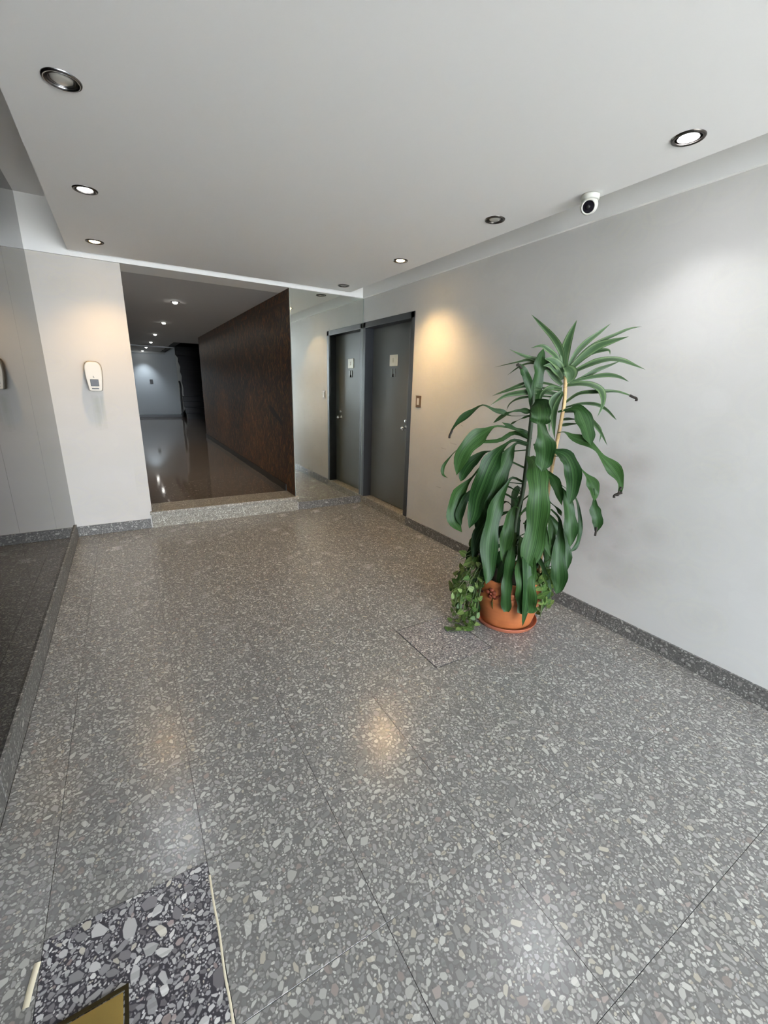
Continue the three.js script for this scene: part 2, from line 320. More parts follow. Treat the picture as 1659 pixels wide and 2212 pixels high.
// ---------------------------------------------------------------- corridor beyond the step
struct('wall_corridor_right', box(XE, XE + 0.16, YK, YF, -10.4, ZB - 0.008), new THREE.MeshPhysicalMaterial({ roughness: 0.36, specularIntensity: 0.6, map: canvasTexture(2048, 736, (g, w, h) => {
  g.fillStyle = 'rgb(58,36,18)'; g.fillRect(0, 0, w, h); const r = rng(71);
  for (let i = 0; i < 17000; i++) {                         // short curled flecks pressed into the finish
    const x = r() * w, y = r() * h, l = 8 + r() * 34, a = Math.PI / 2 + (r() - 0.5) * 1.9, c = (r() - 0.5) * 10, p = r();
    g.strokeStyle = p < 0.45 ? `rgba(${22 + r() * 16},${13 + r() * 10},${6 + r() * 6},0.6)` : p < 0.85 ? `rgba(${120 + r() * 40},${76 + r() * 26},${36 + r() * 16},0.5)` : `rgba(${176 + r() * 30},${126 + r() * 24},${70 + r() * 20},0.5)`;
    g.lineWidth = 1.6 + r() * 4.2; g.beginPath(); g.moveTo(x, y); g.quadraticCurveTo(x + Math.cos(a) * l * 0.5 + c, y + Math.sin(a) * l * 0.5, x + Math.cos(a) * l, y + Math.sin(a) * l); g.stroke();
  }
  const X = (z) => (((z) / 6) % 1 + 1) % 1 * w, Y = (y) => h - y / 2.156 * h + 0.157 / 2.156 * h * 0;
  g.strokeStyle = 'rgba(10,8,6,0.85)'; g.lineCap = 'round';  // a dark scorched scrape
  for (let i = 0; i < 16; i++) { g.lineWidth = 8 + r() * 14; const z = -5.28 + r() * 0.4, y = 1.08 - (z + 5.28) * 0.32 + (r() - 0.5) * 0.04; g.beginPath(); g.moveTo(X(z), Y(y)); g.lineTo(X(z + 0.1), Y(y - 0.04)); g.stroke(); }
}, [6, 2.156]) }));
struct('baseboard_corridor', box(XE - 0.012, XE + 0.01, YK, YK + 0.08, -10.4, ZB - 0.3, 0.002), std(srgb(30, 24, 18), 0.4));
struct('wall_corridor_back', box(XP - 0.3, 1.66, YK, YF + 0.2, ZE - 0.2, ZE), std(srgb(196, 202, 206), 0.6));
struct('baseboard_corridor_back', box(XP, 1.69, YK, YK + 0.085, ZE - 0.05, ZE + 0.015, 0.002), M.black);
struct('trim_3', mergeGeometries([box(XP - 0.1, 1.34, YF - 0.055, YF + 0.02, ZE - 0.05, ZE + 0.12), box(XP - 0.1, 1.34, YF - 0.03, YF + 0.02, -13.95, -13.8)]), std(srgb(190, 194, 196), 0.7));
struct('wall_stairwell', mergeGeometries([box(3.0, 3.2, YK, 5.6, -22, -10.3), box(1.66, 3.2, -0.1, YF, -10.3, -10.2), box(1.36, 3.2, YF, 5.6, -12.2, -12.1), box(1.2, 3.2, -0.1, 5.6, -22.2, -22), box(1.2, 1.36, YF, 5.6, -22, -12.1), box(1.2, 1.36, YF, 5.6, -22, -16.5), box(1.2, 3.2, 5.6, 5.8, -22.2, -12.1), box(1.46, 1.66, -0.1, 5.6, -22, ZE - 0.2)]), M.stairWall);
{
  const t = thing('staircase', 'dark stone stairs climbing into the unlit well at the far end of the corridor', 'stairs', [0, 0, 0]);
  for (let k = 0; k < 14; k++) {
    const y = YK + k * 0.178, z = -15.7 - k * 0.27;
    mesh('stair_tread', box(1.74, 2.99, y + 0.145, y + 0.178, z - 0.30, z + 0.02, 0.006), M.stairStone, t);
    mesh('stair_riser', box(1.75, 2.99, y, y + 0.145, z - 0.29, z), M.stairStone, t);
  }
  const s = new THREE.Shape(); s.moveTo(1.66, YK + 0.12); s.lineTo(1.72, YK + 0.12); s.lineTo(1.80, YK + 0.30);
  for (const [x, y] of [[1.80, 0.52], [1.83, 0.72], [1.79, 0.92], [1.80, 1.14], [1.77, 1.34], [1.79, 1.52], [1.75, 1.66], [1.77, 1.82], [1.72, 1.98], [1.73, 2.1], [1.66, 2.2]]) s.lineTo(x, y);
  const g = new THREE.ExtrudeGeometry(s, { depth: 0.05, bevelEnabled: false }); g.translate(0, 0, ZE + 0.005);
  mesh('plaster_edge', g, std(srgb(214, 216, 214), 0.7), t).userData.label = 'ragged white plaster edge';
  mesh('newel', tube([[1.70, 0.2, ZE + 0.1], [1.70, 0.7, ZE + 0.1], [1.71, 1.25, ZE + 0.1], [1.69, 1.36, ZE + 0.1]].map((p) => new THREE.Vector3(...p)), 0.03), M.black, t);
}
{
  const t = thing('wall_socket', 'small black switch plate on the far pale wall of the corridor', 'switch', [0.854, 1.319, ZE]);
  mesh('plate', box(-0.045, 0.045, -0.06, 0.06, -0.002, 0.012, 0.004), M.black, t);
  mesh('rocker', box(-0.016, 0.016, -0.028, 0.028, 0.012, 0.018, 0.002), M.black, t);
}

// ---------------------------------------------------------------- the grey door
{
  const d = structGroup('door_1'); d.userData.label = 'dark grey steel apartment door set deep in its frame';
  const x0 = XR - 0.008, x1 = XR + 0.24, f = 0.055, xl = XR + 0.095;
  mesh('jamb', box(x0, x1, 0.06, DY, DZ0, DZ0 + f, 0.004), M.doorGrey, d);
  mesh('jamb', box(x0, x1, 0.06, DY, DZ1 - f, DZ1 + 0.004, 0.004), M.doorGrey, d);
  mesh('head', box(x0, x1, DY - f, DY + 0.003, DZ0, DZ1 + 0.004, 0.004), M.doorGrey, d);
  mesh('door_leaf', box(xl, xl + 0.05, 0.092, DY - f + 0.01, DZ0 + f - 0.01, DZ1 - f + 0.01, 0.004), M.doorLeaf, d);
  mesh('threshold', box(XR - 0.012, x1, 0, 0.088, DZ0, DZ1 - 0.002, 0.004), std(new THREE.Color(1, 1, 1), 0.5, 0, { map: stepMap }), d);
  mesh('backing', box(XR + T, XR + T + 0.05, -0.1, YF, ZB - T, DZ1 + 0.2), M.stairWall, d);
  const cz = (DZ0 + DZ1) / 2;
  mesh('number_plate', box(xl - 0.006, xl + 0.001, 1.560, 1.672, cz - 0.075, cz + 0.075, 0.005), std(srgb(255, 248, 222), 0.3), d);
  const font = await new FontLoader().loadAsync('fonts/droid/droid_sans_bold.typeface.json');
  const txt = new TextGeometry('R', { font, size: 0.042, depth: 0.0015, curveSegments: 4 }); txt.rotateY(-Math.PI / 2); txt.translate(xl - 0.006, 1.596, cz - 0.018);
  mesh('faded_letter', txt, std(srgb(226, 216, 186), 0.5), d);
  const peep = lathe([[0.0001, 0.016], [0.007, 0.015], [0.012, 0.012], [0.015, 0.004], [0.015, 0]], 24); peep.rotateZ(Math.PI / 2); peep.translate(xl, 1.47, cz);
  mesh('peephole', peep, M.black, d);
  for (const s of [-1, 1]) mesh('knocker_wing', box(xl - 0.006, xl + 0.001, 1.455, 1.535, cz + s * 0.026 - 0.012, cz + s * 0.026 + 0.012, 0.004), std(srgb(112, 112, 106), 0.3, 0.6), d);
  const hz = -3.66;
  const kn = lathe([[0.0001, 0.06], [0.014, 0.058], [0.022, 0.048], [0.022, 0.036], [0.012, 0.026], [0.011, 0.006], [0.026, 0.004], [0.027, 0]], 28); kn.rotateZ(Math.PI / 2); kn.translate(xl, 0.955, hz);
  mesh('door_knob', kn, M.steel, d);
  const cy = lathe([[0.0001, 0.018], [0.014, 0.017], [0.018, 0.012], [0.019, 0]], 24); cy.rotateZ(Math.PI / 2); cy.translate(xl, 1.025, hz);
  mesh('lock_cylinder', cy, M.steel, d);
}
{
  const t = thing('light_switch', 'small bronze-framed switch on the right wall beside the grey door', 'switch', [XR, 1.232, -3.325]);
  mesh('plate', box(-0.008, 0.004, -0.052, 0.052, -0.038, 0.038, 0.003), std(srgb(112, 86, 58), 0.4, 0.4), t);
  mesh('rocker', box(-0.013, -0.006, -0.03, 0.03, -0.015, 0.015, 0.002), M.creamPlastic, t);
}

// ---------------------------------------------------------------- soap dispenser on the pillar
{
  const t = thing('soap_dispenser', 'white wall dispenser with a dark window on the pale pillar', 'dispenser', [-0.19, 1.37, ZB]);
  const outline = (k, top = 0.115, bottom = -0.115) => {
    const s = new THREE.Shape(), a = 0.058 * k, b = 0.044 * k, t1 = top * (0.96 + 0.04 * k), b1 = bottom * (0.96 + 0.04 * k);
    s.moveTo(-b + 0.012, b1); s.lineTo(b - 0.012, b1); s.quadraticCurveTo(b, b1, b + 0.001, b1 + 0.014); s.quadraticCurveTo(a + 0.004, 0, a, t1 - 0.045); s.quadraticCurveTo(a - 0.004, t1, a - 0.042, t1);
    s.lineTo(-a + 0.042, t1); s.quadraticCurveTo(-a + 0.004, t1, -a, t1 - 0.045); s.quadraticCurveTo(-a - 0.004, 0, -b - 0.001, b1 + 0.014); s.quadraticCurveTo(-b, b1, -b + 0.012, b1); return s;
  };
  const back = new THREE.ExtrudeGeometry(outline(1), { depth: 0.05, bevelEnabled: true, bevelSize: 0.003, bevelThickness: 0.003, bevelSegments: 2, curveSegments: 10 }); back.translate(0, 0, 0.001);
  mesh('back_shell', back, std(srgb(136, 128, 114), 0.5), t);
  const front = new THREE.ExtrudeGeometry(outline(0.9, 0.108, -0.112), { depth: 0.03, bevelEnabled: true, bevelSize: 0.006, bevelThickness: 0.010, bevelSegments: 4, curveSegments: 10 }); front.translate(0, 0, 0.052);
  mesh('front_cover', front, M.creamPlastic, t);
  mesh('window', box(-0.030, 0.028, -0.078, -0.024, 0.088, 0.0945, 0.006), M.black, t);
  mesh('window_pane', box(-0.021, 0.019, -0.068, -0.034, 0.0935, 0.0955, 0.002), std(srgb(44, 40, 42), 0.4), t);
  mesh('nozzle_slot', box(-0.026, 0.024, -0.102, -0.092, 0.086, 0.094, 0.003), M.black, t);
  const drop = lathe([[0.0001, 0.011], [0.003, 0.004], [0.0045, -0.002], [0.003, -0.006], [0.0001, -0.007]], 16); drop.scale(1, 1, 0.4); drop.rotateZ(0.3); drop.translate(-0.002, -0.006, 0.0925);
  mesh('drop_emblem', drop, std(srgb(130, 132, 128), 0.4), t);
}

// ---------------------------------------------------------------- turret camera at the edge of the hung ceiling
{
  const t = thing('security_camera', 'white turret security camera hanging at the ceiling edge', 'camera', [2.095, YC, -1.60]);
  mesh('base', lathe([[0.0001, 0], [0.041, 0], [0.042, -0.006], [0.041, -0.020], [0.038, -0.027], [0.0001, -0.026]]), M.whitePlastic, t);
  const aim = new THREE.Vector3(-0.74, -0.42, 0.42).normalize(), q = new THREE.Quaternion().setFromUnitVectors(new THREE.Vector3(0, 1, 0), aim);
  const place = (g) => { g.applyQuaternion(q); g.translate(0.0, -0.046, 0); return g; };
  mesh('eyeball', place(lathe([[0.0001, -0.040], [0.016, -0.037], [0.030, -0.026], [0.039, -0.008], [0.040, 0.006], [0.036, 0.022], [0.033, 0.030], [0.030, 0.032], [0.0265, 0.030], [0.0265, 0.024]], 40)), M.whitePlastic, t);
  mesh('lens_window', place(lathe([[0.0265, 0.026], [0.018, 0.0265], [0.0001, 0.027]], 32)), std(srgb(26, 24, 30), 0.12), t);
  mesh('lens', place(lathe([[0.009, 0.026], [0.009, 0.031], [0.006, 0.033], [0.0001, 0.034]], 24)), M.black, t);
}

// ---------------------------------------------------------------- brass cover let into the dark tile
{
  const t = thing('floor_cover', 'brass floor cover in a dark rim on the coarse dark tile', 'floor plate', [-0.25, 0.0005, -0.69]);
  const rim = new THREE.Shape([[-0.105, -0.145], [0.096, -0.145], [0.096, 0.145], [-0.105, 0.145]].map((p) => new THREE.Vector2(...p)));
  rim.holes.push(new THREE.Path([[-0.097, -0.137], [-0.097, 0.137], [0.088, 0.137], [0.088, -0.137]].map((p) => new THREE.Vector2(...p))));
  const rg = new THREE.ExtrudeGeometry(rim, { depth: 0.0035, bevelEnabled: false }); rg.rotateX(-Math.PI / 2); mesh('rim', rg, M.brassDark, t);
  mesh('plate', box(-0.094, 0.085, 0, 0.0025, -0.134, 0.134, 0.001), M.brass, t);
  for (const [x, z] of [[-0.07, -0.11], [0.062, 0.11]]) { const s = lathe([[0.0001, 0.0045], [0.004, 0.004], [0.006, 0.0025]], 16); s.translate(x, 0, z); mesh('screw', s, M.brassDark, t); }
}

// ---------------------------------------------------------------- potted dracaenas
const POT = [1.865, 0, -1.615];
tag(mesh('plant_saucer', lathe([[0.0001, 0.003], [0.165, 0.003], [0.172, 0.001], [0.184, 0.024], [0.186, 0.027], [0.182, 0.028], [0.172, 0.012], [0.16, 0.009], [0.0001, 0.009]].map(([r, y]) => [r, y]), 64), std(srgb(178, 104, 76), 0.55)), 'round terracotta saucer under the plant pot', 'saucer').position.set(...POT);
const plant = thing('potted_plant', 'tall potted dracaena with broad drooping leaves in a terracotta pot', 'potted plant', POT);
{
  const clay = canvasTexture(512, 256, (g, w, h) => { g.fillStyle = 'rgb(168,98,54)'; g.fillRect(0, 0, w, h); const r = rng(91); for (let i = 0; i < 800; i++) { const x = r() * w, y = r() * h, k = 3 + r() * 22; g.fillStyle = r() < 0.5 ? 'rgba(214,136,84,0.06)' : 'rgba(140,70,36,0.06)'; g.fillRect(x, y, k * 2, k * 0.5); } });
  const pot = mesh('pot', lathe([[0.0001, 0.010], [0.148, 0.010], [0.153, 0.014], [0.165, 0.06], [0.180, 0.12], [0.190, 0.17], [0.193, 0.18], [0.198, 0.19], [0.200, 0.24], [0.199, 0.285], [0.203, 0.292], [0.203, 0.306], [0.197, 0.312], [0.188, 0.312], [0.184, 0.30], [0.182, 0.26], [0.0001, 0.26]], 72), std(new THREE.Color(1, 1, 1), 0.5, 0, { map: clay }), plant);
  const r = rng(33);
  for (let k = 0; k < 12; k++) {                             // pressed flowers round the shoulder of the pot
    const a = k / 12 * 6.283 + 0.25, parts = [];
    for (let p = 0; p < 5; p++) { const b = p / 5 * 6.283 + r(), s = new THREE.SphereGeometry(0.016, 8, 6); s.scale(1, 0.8, 0.55); s.translate(Math.cos(b) * 0.021, Math.sin(b) * 0.021, 0.002); parts.push(s); }
    const c = new THREE.SphereGeometry(0.009, 8, 6); c.translate(0, 0, 0.004); parts.push(c);
    const leafy = new THREE.SphereGeometry(0.012, 8, 5); leafy.scale(2.2, 0.7, 0.4); leafy.rotateZ(r() * 2 - 1); leafy.translate(0.04, -0.012, 0); parts.push(leafy);
    const g = mergeGeometries(parts); g.translate(0, 0.238, 0.200); g.rotateY(a);
    mesh('flower_relief', g, std([srgb(116, 50, 26), srgb(150, 84, 48), srgb(92, 40, 24)][k % 3], 0.6), pot);
  }
  mesh('soil', lathe([[0.182, 0.262], [0.12, 0.268], [0.05, 0.272], [0.0001, 0.272]], 32), std(srgb(34, 26, 20), 0.95), plant);
}
const leafPaint = (seed, base, streaks, edge) => canvasTexture(256, 512, (g, w, h) => {
  g.fillStyle = base; g.fillRect(0, 0, w, h); const r = rng(seed);
  for (let i = 0; i < 150; i++) { const x = r() * w; g.strokeStyle = streaks[Math.floor(r() * streaks.length)]; g.lineWidth = 1 + r() * 4; g.beginPath(); g.moveTo(x, 0); g.lineTo(x + (r() - 0.5) * 10, h); g.stroke(); }
  for (const [x0, x1, c] of edge) { const q = g.createLinearGradient(x0 * w, 0, x1 * w, 0); q.addColorStop(0, c + '0)'); q.addColorStop(0.5, c + '0.38)'); q.addColorStop(1, c + '0)'); g.fillStyle = q; g.fillRect(x0 * w, 0, (x1 - x0) * w, h); }
});
const leafMat = (map, rough) => new THREE.MeshPhysicalMaterial({ map, roughness: rough, side: THREE.DoubleSide, specularIntensity: 0.42 });
const LEAF = {
  broad: [0, 1, 2].map((k) => leafMat(leafPaint(101 + k, ['rgb(30,55,22)', 'rgb(22,45,18)', 'rgb(40,66,26)'][k], ['rgba(66,104,54,0.25)', 'rgba(18,42,18,0.25)', 'rgba(84,120,70,0.18)'], [[0.44, 0.56, 'rgba(86,120,68,']]), 0.46)),
  strap: [0, 1].map((k) => leafMat(leafPaint(111 + k, ['rgb(33,52,27)', 'rgb(43,64,35)'][k], ['rgba(96,126,88,0.3)', 'rgba(40,66,40,0.3)'], [[0.02, 0.28, 'rgba(178,190,140,'], [0.72, 0.98, 'rgba(178,190,140,']]), 0.45)),
  ivy: [0, 1, 2].map((k) => leafMat(leafPaint(121 + k, ['rgb(44,68,28)', 'rgb(66,88,38)', 'rgb(112,124,70)'][k], ['rgba(110,140,70,0.3)', 'rgba(40,70,30,0.3)'], [[0.42, 0.58, 'rgba(150,168,100,']]), 0.45)),
  tip: std(srgb(34, 26, 18), 0.8),
};
const WIDTH = {                                             // how wide the blade is along its length
  broad: (t) => (0.11 + 0.80 * Math.min(1, Math.max(0, (t - 0.14) / 0.40)) ** 1.2) * (t < 0.62 ? 1 : Math.max(0, 1 - ((t - 0.62) / 0.38) ** 2.2)),
  blunt: (t) => (0.35 + 0.65 * Math.min(1, t / 0.3)) * (t < 0.9 ? 1 : 1 - 0.45 * ((t - 0.9) / 0.1) ** 2),
  sword: (t) => (0.55 + 0.45 * Math.min(1, t / 0.3)) * (t < 0.6 ? 1 : Math.max(0, 1 - ((t - 0.6) / 0.4) ** 2)),
  strap: (t) => 0.78 * (0.5 + 0.5 * Math.min(1, t / 0.35)) * (t < 0.4 ? 1 : Math.max(0, 1 - ((t - 0.4) / 0.6) ** 1.6)),
  stalk: (t) => (0.12 + 0.88 * Math.min(1, Math.max(0, (t - 0.38) / 0.2)) ** 1.3) * (t < 0.78 ? 1 : Math.max(0, 1 - ((t - 0.78) / 0.22) ** 2.4)),
  half: (t) => (0.13 + 0.8 * Math.min(1, Math.max(0, (t - 0.2) / 0.26)) ** 1.2) * (t < 0.7 ? 1 : Math.max(0, 1 - ((t - 0.7) / 0.3) ** 2.2)),
  ripple: (t) => (0.15 + 0.6 * Math.min(1, Math.max(0, (t - 0.12) / 0.2))) * (0.78 + 0.34 * Math.sin(t * 15 - 2.2)) * (t < 0.86 ? 1 : Math.max(0, 1 - ((t - 0.86) / 0.14) ** 1.8)),
  thin: (t) => (0.6 + 0.4 * Math.sin(t * 9)) * (t < 0.8 ? 1 : Math.max(0, 1 - (t - 0.8) / 0.2)),
};
const FRONT = new THREE.Vector3(-0.72, 0.28, 0.63).normalize(), leafRandom = rng(202);
function blade(kind, width, turn, points, length = 18) {
  const curve = new THREE.CatmullRomCurve3(points, false, 'centripetal'), P = [], U = [], I = [], r = leafRandom, cols = 5, phase = r() * 6, wob = kind === 'strap' ? 0.08 : 0.14 + r() * 0.22, drift = (r() - 0.5) * (kind === 'blunt' ? 0.1 : 0.5);
  for (let i = 0; i <= length; i++) {
    const t = i / length, p = curve.getPoint(t), T = curve.getTangent(t), S = T.clone().cross(FRONT).normalize(), N = S.clone().cross(T).normalize();
    const a = turn + drift * t + 0.12 * Math.sin(t * 5 + phase), side = S.clone().multiplyScalar(Math.cos(a)).addScaledVector(N, Math.sin(a)), up = side.clone().cross(T).normalize();
    if (up.dot(FRONT) < 0) up.negate();
    const w = width / 2 * WIDTH[kind](t) * (1 + (kind === 'strap' ? 0 : 0.09 * Math.sin(t * 23 + phase * 2)));
    for (let c = 0; c < cols; c++) {
      const u = c / (cols - 1) * 2 - 1, fold = -0.26 * (1 - Math.abs(u)) * w + wob * w * Math.sin(t * 14 + phase + u * 1.7) * Math.abs(u);
      const q = p.clone().addScaledVector(side, u * w).addScaledVector(up, fold);
      P.push(q.x, q.y, q.z); U.push((u + 1) / 2, t);
    }
  }
  for (let i = 0; i < length; i++) for (let c = 0; c + 1 < cols; c++) { const a = i * cols + c, b = a + 1, d = a + cols, e = d + 1; I.push(a, d, b, b, d, e); }
  const g = new THREE.BufferGeometry(); g.setAttribute('position', new THREE.Float32BufferAttribute(P, 3)); g.setAttribute('uv', new THREE.Float32BufferAttribute(U, 2)); g.setIndex(I); g.computeVertexNormals(); return g;
}
function leaf(kind, width, turn, tip, numbers) {
  const pts = triples(numbers), set = kind === 'strap' ? LEAF.strap : LEAF.broad;
  const m = mesh('leaf', blade(kind, width, turn * (leafRandom() < 0.5 ? -1 : 1), pts, pts.length > 5 ? 26 : 18), set[Math.floor(leafRandom() * set.length)], plant);
  if (tip) { const e = pts[pts.length - 1], b = pts[pts.length - 2].clone().sub(e).setLength(0.035).add(e); mesh('dry_tip', tube([b, b.clone().lerp(e, 0.6), e, e.clone().add(new THREE.Vector3(0, -0.012, 0))], 0.006, 10, 6), LEAF.tip, m); }
}
const stemPoints = [-0.005, 0.281, -0.006, -0.002, 0.475, -0.002, -0.001, 0.682, -0.001, 0.009, 0.788, 0.011, 0.010, 1.049, 0.012, 0.008, 1.245, 0.009, 0.005, 1.340, 0.005];
const canePoints = [0.107, 0.325, 0.123, 0.101, 0.582, 0.116, 0.097, 0.794, 0.112, 0.099, 0.994, 0.115, 0.105, 1.148, 0.121, 0.108, 1.303, 0.125, 0.101, 1.432, 0.116];
leaf('sword', 0.04, 0.2, 1, [0.006, 1.269, 0.007, -0.018, 1.345, 0.009, -0.057, 1.429, -0.004, -0.088, 1.464, -0.009, -0.117, 1.483, -0.013]);
leaf('sword', 0.058, 0.2, 0, [0.010, 1.269, 0.012, 0.004, 1.334, 0.020, 0.001, 1.445, 0.031, -0.008, 1.512, 0.036, -0.011, 1.560, 0.048]);
leaf('blunt', 0.092, 0.1, 0, [-0.007, 1.293, 0.023, -0.050, 1.292, 0.095, -0.095, 1.258, 0.150, -0.116, 1.222, 0.171, -0.121, 1.198, 0.173]);
leaf('broad', 0.106, 0.15, 0, [-0.002, 1.227, 0.029, -0.027, 1.215, 0.091, -0.056, 1.151, 0.149, -0.065, 1.074, 0.184, -0.073, 1.004, 0.191, -0.079, 0.957, 0.191]);
leaf('blunt', 0.11, 0.1, 0, [0.004, 1.013, 0.036, -0.040, 0.971, 0.121, -0.064, 0.879, 0.171, -0.069, 0.736, 0.195, -0.078, 0.584, 0.200, -0.095, 0.447, 0.196]);
leaf('blunt', 0.106, 0.12, 0, [-0.007, 0.556, 0.068, -0.082, 0.492, 0.165, -0.120, 0.382, 0.212, -0.111, 0.250, 0.231, -0.097, 0.177, 0.239]);
leaf('blunt', 0.055, 0.15, 0, [-0.039, 0.577, 0.032, -0.133, 0.466, 0.106, -0.173, 0.362, 0.136, -0.174, 0.252, 0.143, -0.163, 0.160, 0.148]);
leaf('ripple', 0.046, 0.5, 1, [0.001, 1.227, 0.001, -0.075, 1.221, -0.064, -0.108, 1.238, -0.079, -0.151, 1.248, -0.106, -0.205, 1.273, -0.145, -0.252, 1.237, -0.176, -0.300, 1.191, -0.209, -0.334, 1.143, -0.225, -0.353, 1.103, -0.225]);
leaf('stalk', 0.087, 0.15, 0, [0.013, 1.110, 0.015, -0.029, 1.141, -0.006, -0.095, 1.161, -0.056, -0.151, 1.163, -0.094, -0.190, 1.138, -0.113, -0.234, 1.101, -0.137, -0.276, 1.050, -0.158, -0.308, 0.987, -0.168, -0.331, 0.893, -0.168]);
leaf('thin', 0.026, 0.7, 0, [0.009, 1.102, 0.011, -0.050, 1.130, -0.048, -0.100, 1.086, -0.096, -0.186, 1.066, -0.186, -0.256, 1.023, -0.257, -0.292, 0.967, -0.289, -0.317, 0.912, -0.308, -0.319, 0.872, -0.301, -0.302, 0.854, -0.273]);
leaf('half', 0.115, 0.15, 0, [-0.009, 1.079, 0.021, -0.072, 1.094, -0.025, -0.114, 1.062, -0.047, -0.155, 1.006, -0.068, -0.184, 0.940, -0.075, -0.212, 0.856, -0.081, -0.241, 0.767, -0.087, -0.258, 0.685, -0.080, -0.283, 0.601, -0.083]);
leaf('half', 0.097, 0.2, 0, [0.009, 1.065, 0.010, -0.044, 1.077, -0.025, -0.075, 1.032, -0.036, -0.103, 0.950, -0.042, -0.132, 0.852, -0.051, -0.161, 0.747, -0.058, -0.182, 0.687, -0.057]);
leaf('stalk', 0.064, 0.3, 0, [0.009, 1.042, 0.011, -0.060, 1.028, -0.057, -0.117, 1.026, -0.109, -0.159, 1.016, -0.144, -0.201, 0.968, -0.179, -0.228, 0.930, -0.198, -0.247, 0.887, -0.207, -0.261, 0.844, -0.210]);
leaf('stalk', 0.078, 0.25, 0, [0.004, 0.943, 0.005, -0.093, 0.987, -0.088, -0.161, 0.944, -0.147, -0.201, 0.876, -0.175, -0.239, 0.817, -0.200, -0.273, 0.747, -0.220, -0.290, 0.674, -0.220, -0.288, 0.606, -0.199, -0.267, 0.553, -0.155]);
leaf('stalk', 0.046, 0.3, 0, [0.004, 0.851, 0.005, -0.121, 0.851, -0.114, -0.181, 0.821, -0.158, -0.221, 0.773, -0.179, -0.248, 0.717, -0.185, -0.271, 0.644, -0.186, -0.272, 0.592, -0.162]);
leaf('half', 0.101, 0.15, 0, [-0.028, 0.870, 0.044, -0.085, 0.893, 0.007, -0.116, 0.848, -0.000, -0.151, 0.765, -0.013, -0.174, 0.680, -0.010, -0.194, 0.576, -0.004, -0.205, 0.472, 0.011, -0.211, 0.355, 0.033, -0.231, 0.299, 0.039]);
leaf('broad', 0.078, 0.2, 0, [-0.010, 0.713, 0.019, -0.049, 0.726, 0.019, -0.082, 0.686, 0.028, -0.108, 0.591, 0.043, -0.134, 0.491, 0.059, -0.150, 0.409, 0.086]);
leaf('broad', 0.051, 0.2, 0, [-0.062, 0.572, 0.005, -0.129, 0.532, -0.023, -0.176, 0.425, -0.028, -0.208, 0.335, -0.015, -0.232, 0.244, 0.007]);
leaf('broad', 0.078, 0.2, 0, [0.002, 0.702, 0.003, -0.072, 0.671, -0.045, -0.146, 0.612, -0.092, -0.192, 0.514, -0.107, -0.220, 0.405, -0.101]);
leaf('broad', 0.069, 0.4, 0, [0.001, 0.674, 0.001, -0.074, 0.591, -0.032, -0.128, 0.512, -0.041, -0.171, 0.406, -0.037, -0.195, 0.334, -0.011]);
leaf('broad', 0.078, 0.3, 0, [0.005, 0.619, 0.006, -0.068, 0.583, -0.055, -0.143, 0.502, -0.119, -0.186, 0.397, -0.146, -0.205, 0.296, -0.145]);
leaf('broad', 0.055, 0.3, 0, [0.085, 0.765, -0.054, 0.020, 0.807, -0.137, -0.024, 0.726, -0.196, -0.049, 0.587, -0.232, -0.056, 0.462, -0.248]);
leaf('thin', 0.04, 0.6, 0, [0.004, 1.247, 0.005, -0.050, 1.250, -0.033, -0.101, 1.233, -0.065, -0.157, 1.180, -0.104]);
leaf('thin', 0.022, 0.7, 0, [0.007, 1.228, 0.008, -0.038, 1.207, -0.021, -0.086, 1.173, -0.053]);
leaf('sword', 0.035, 0.5, 0, [0.016, 1.098, 0.018, -0.018, 1.132, 0.005, -0.072, 1.157, -0.032, -0.128, 1.187, -0.072]);
leaf('half', 0.083, 0.15, 0, [0.003, 1.077, 0.049, 0.033, 1.059, 0.112, 0.052, 1.053, 0.162, 0.068, 1.037, 0.209, 0.074, 0.994, 0.245, 0.072, 0.932, 0.271, 0.060, 0.863, 0.285, 0.042, 0.798, 0.293]);
leaf('broad', 0.078, 0.15, 0, [0.061, 0.888, 0.147, 0.080, 0.860, 0.202, 0.089, 0.801, 0.246, 0.088, 0.710, 0.279, 0.081, 0.631, 0.304, 0.064, 0.569, 0.319]);
leaf('broad', 0.032, 0.5, 0, [0.117, 0.881, 0.135, 0.175, 0.816, 0.220, 0.192, 0.719, 0.258, 0.193, 0.605, 0.278, 0.176, 0.535, 0.277, 0.146, 0.502, 0.261]);
leaf('ripple', 0.072, 0.15, 1, [0.062, 1.147, 0.148, 0.068, 1.155, 0.181, 0.084, 1.133, 0.225, 0.108, 1.118, 0.277, 0.131, 1.084, 0.329, 0.142, 1.045, 0.368, 0.161, 1.003, 0.415, 0.170, 0.958, 0.451, 0.165, 0.912, 0.470, 0.146, 0.887, 0.474]);
leaf('thin', 0.02, 0.5, 1, [0.150, 0.906, 0.478, 0.149, 0.887, 0.477, 0.136, 0.876, 0.462]);
leaf('stalk', 0.057, 0.3, 0, [0.065, 1.024, 0.136, 0.117, 1.024, 0.220, 0.138, 0.965, 0.269, 0.157, 0.919, 0.315, 0.158, 0.870, 0.342, 0.150, 0.821, 0.356]);
leaf('broad', 0.06, 0.15, 1, [0.158, 0.881, 0.335, 0.161, 0.818, 0.350, 0.160, 0.776, 0.360, 0.169, 0.713, 0.382, 0.162, 0.650, 0.385]);
leaf('broad', 0.092, 0.1, 0, [0.092, 1.251, 0.106, 0.108, 1.268, 0.162, 0.114, 1.270, 0.205, 0.119, 1.220, 0.248, 0.118, 1.159, 0.283, 0.112, 1.101, 0.313]);
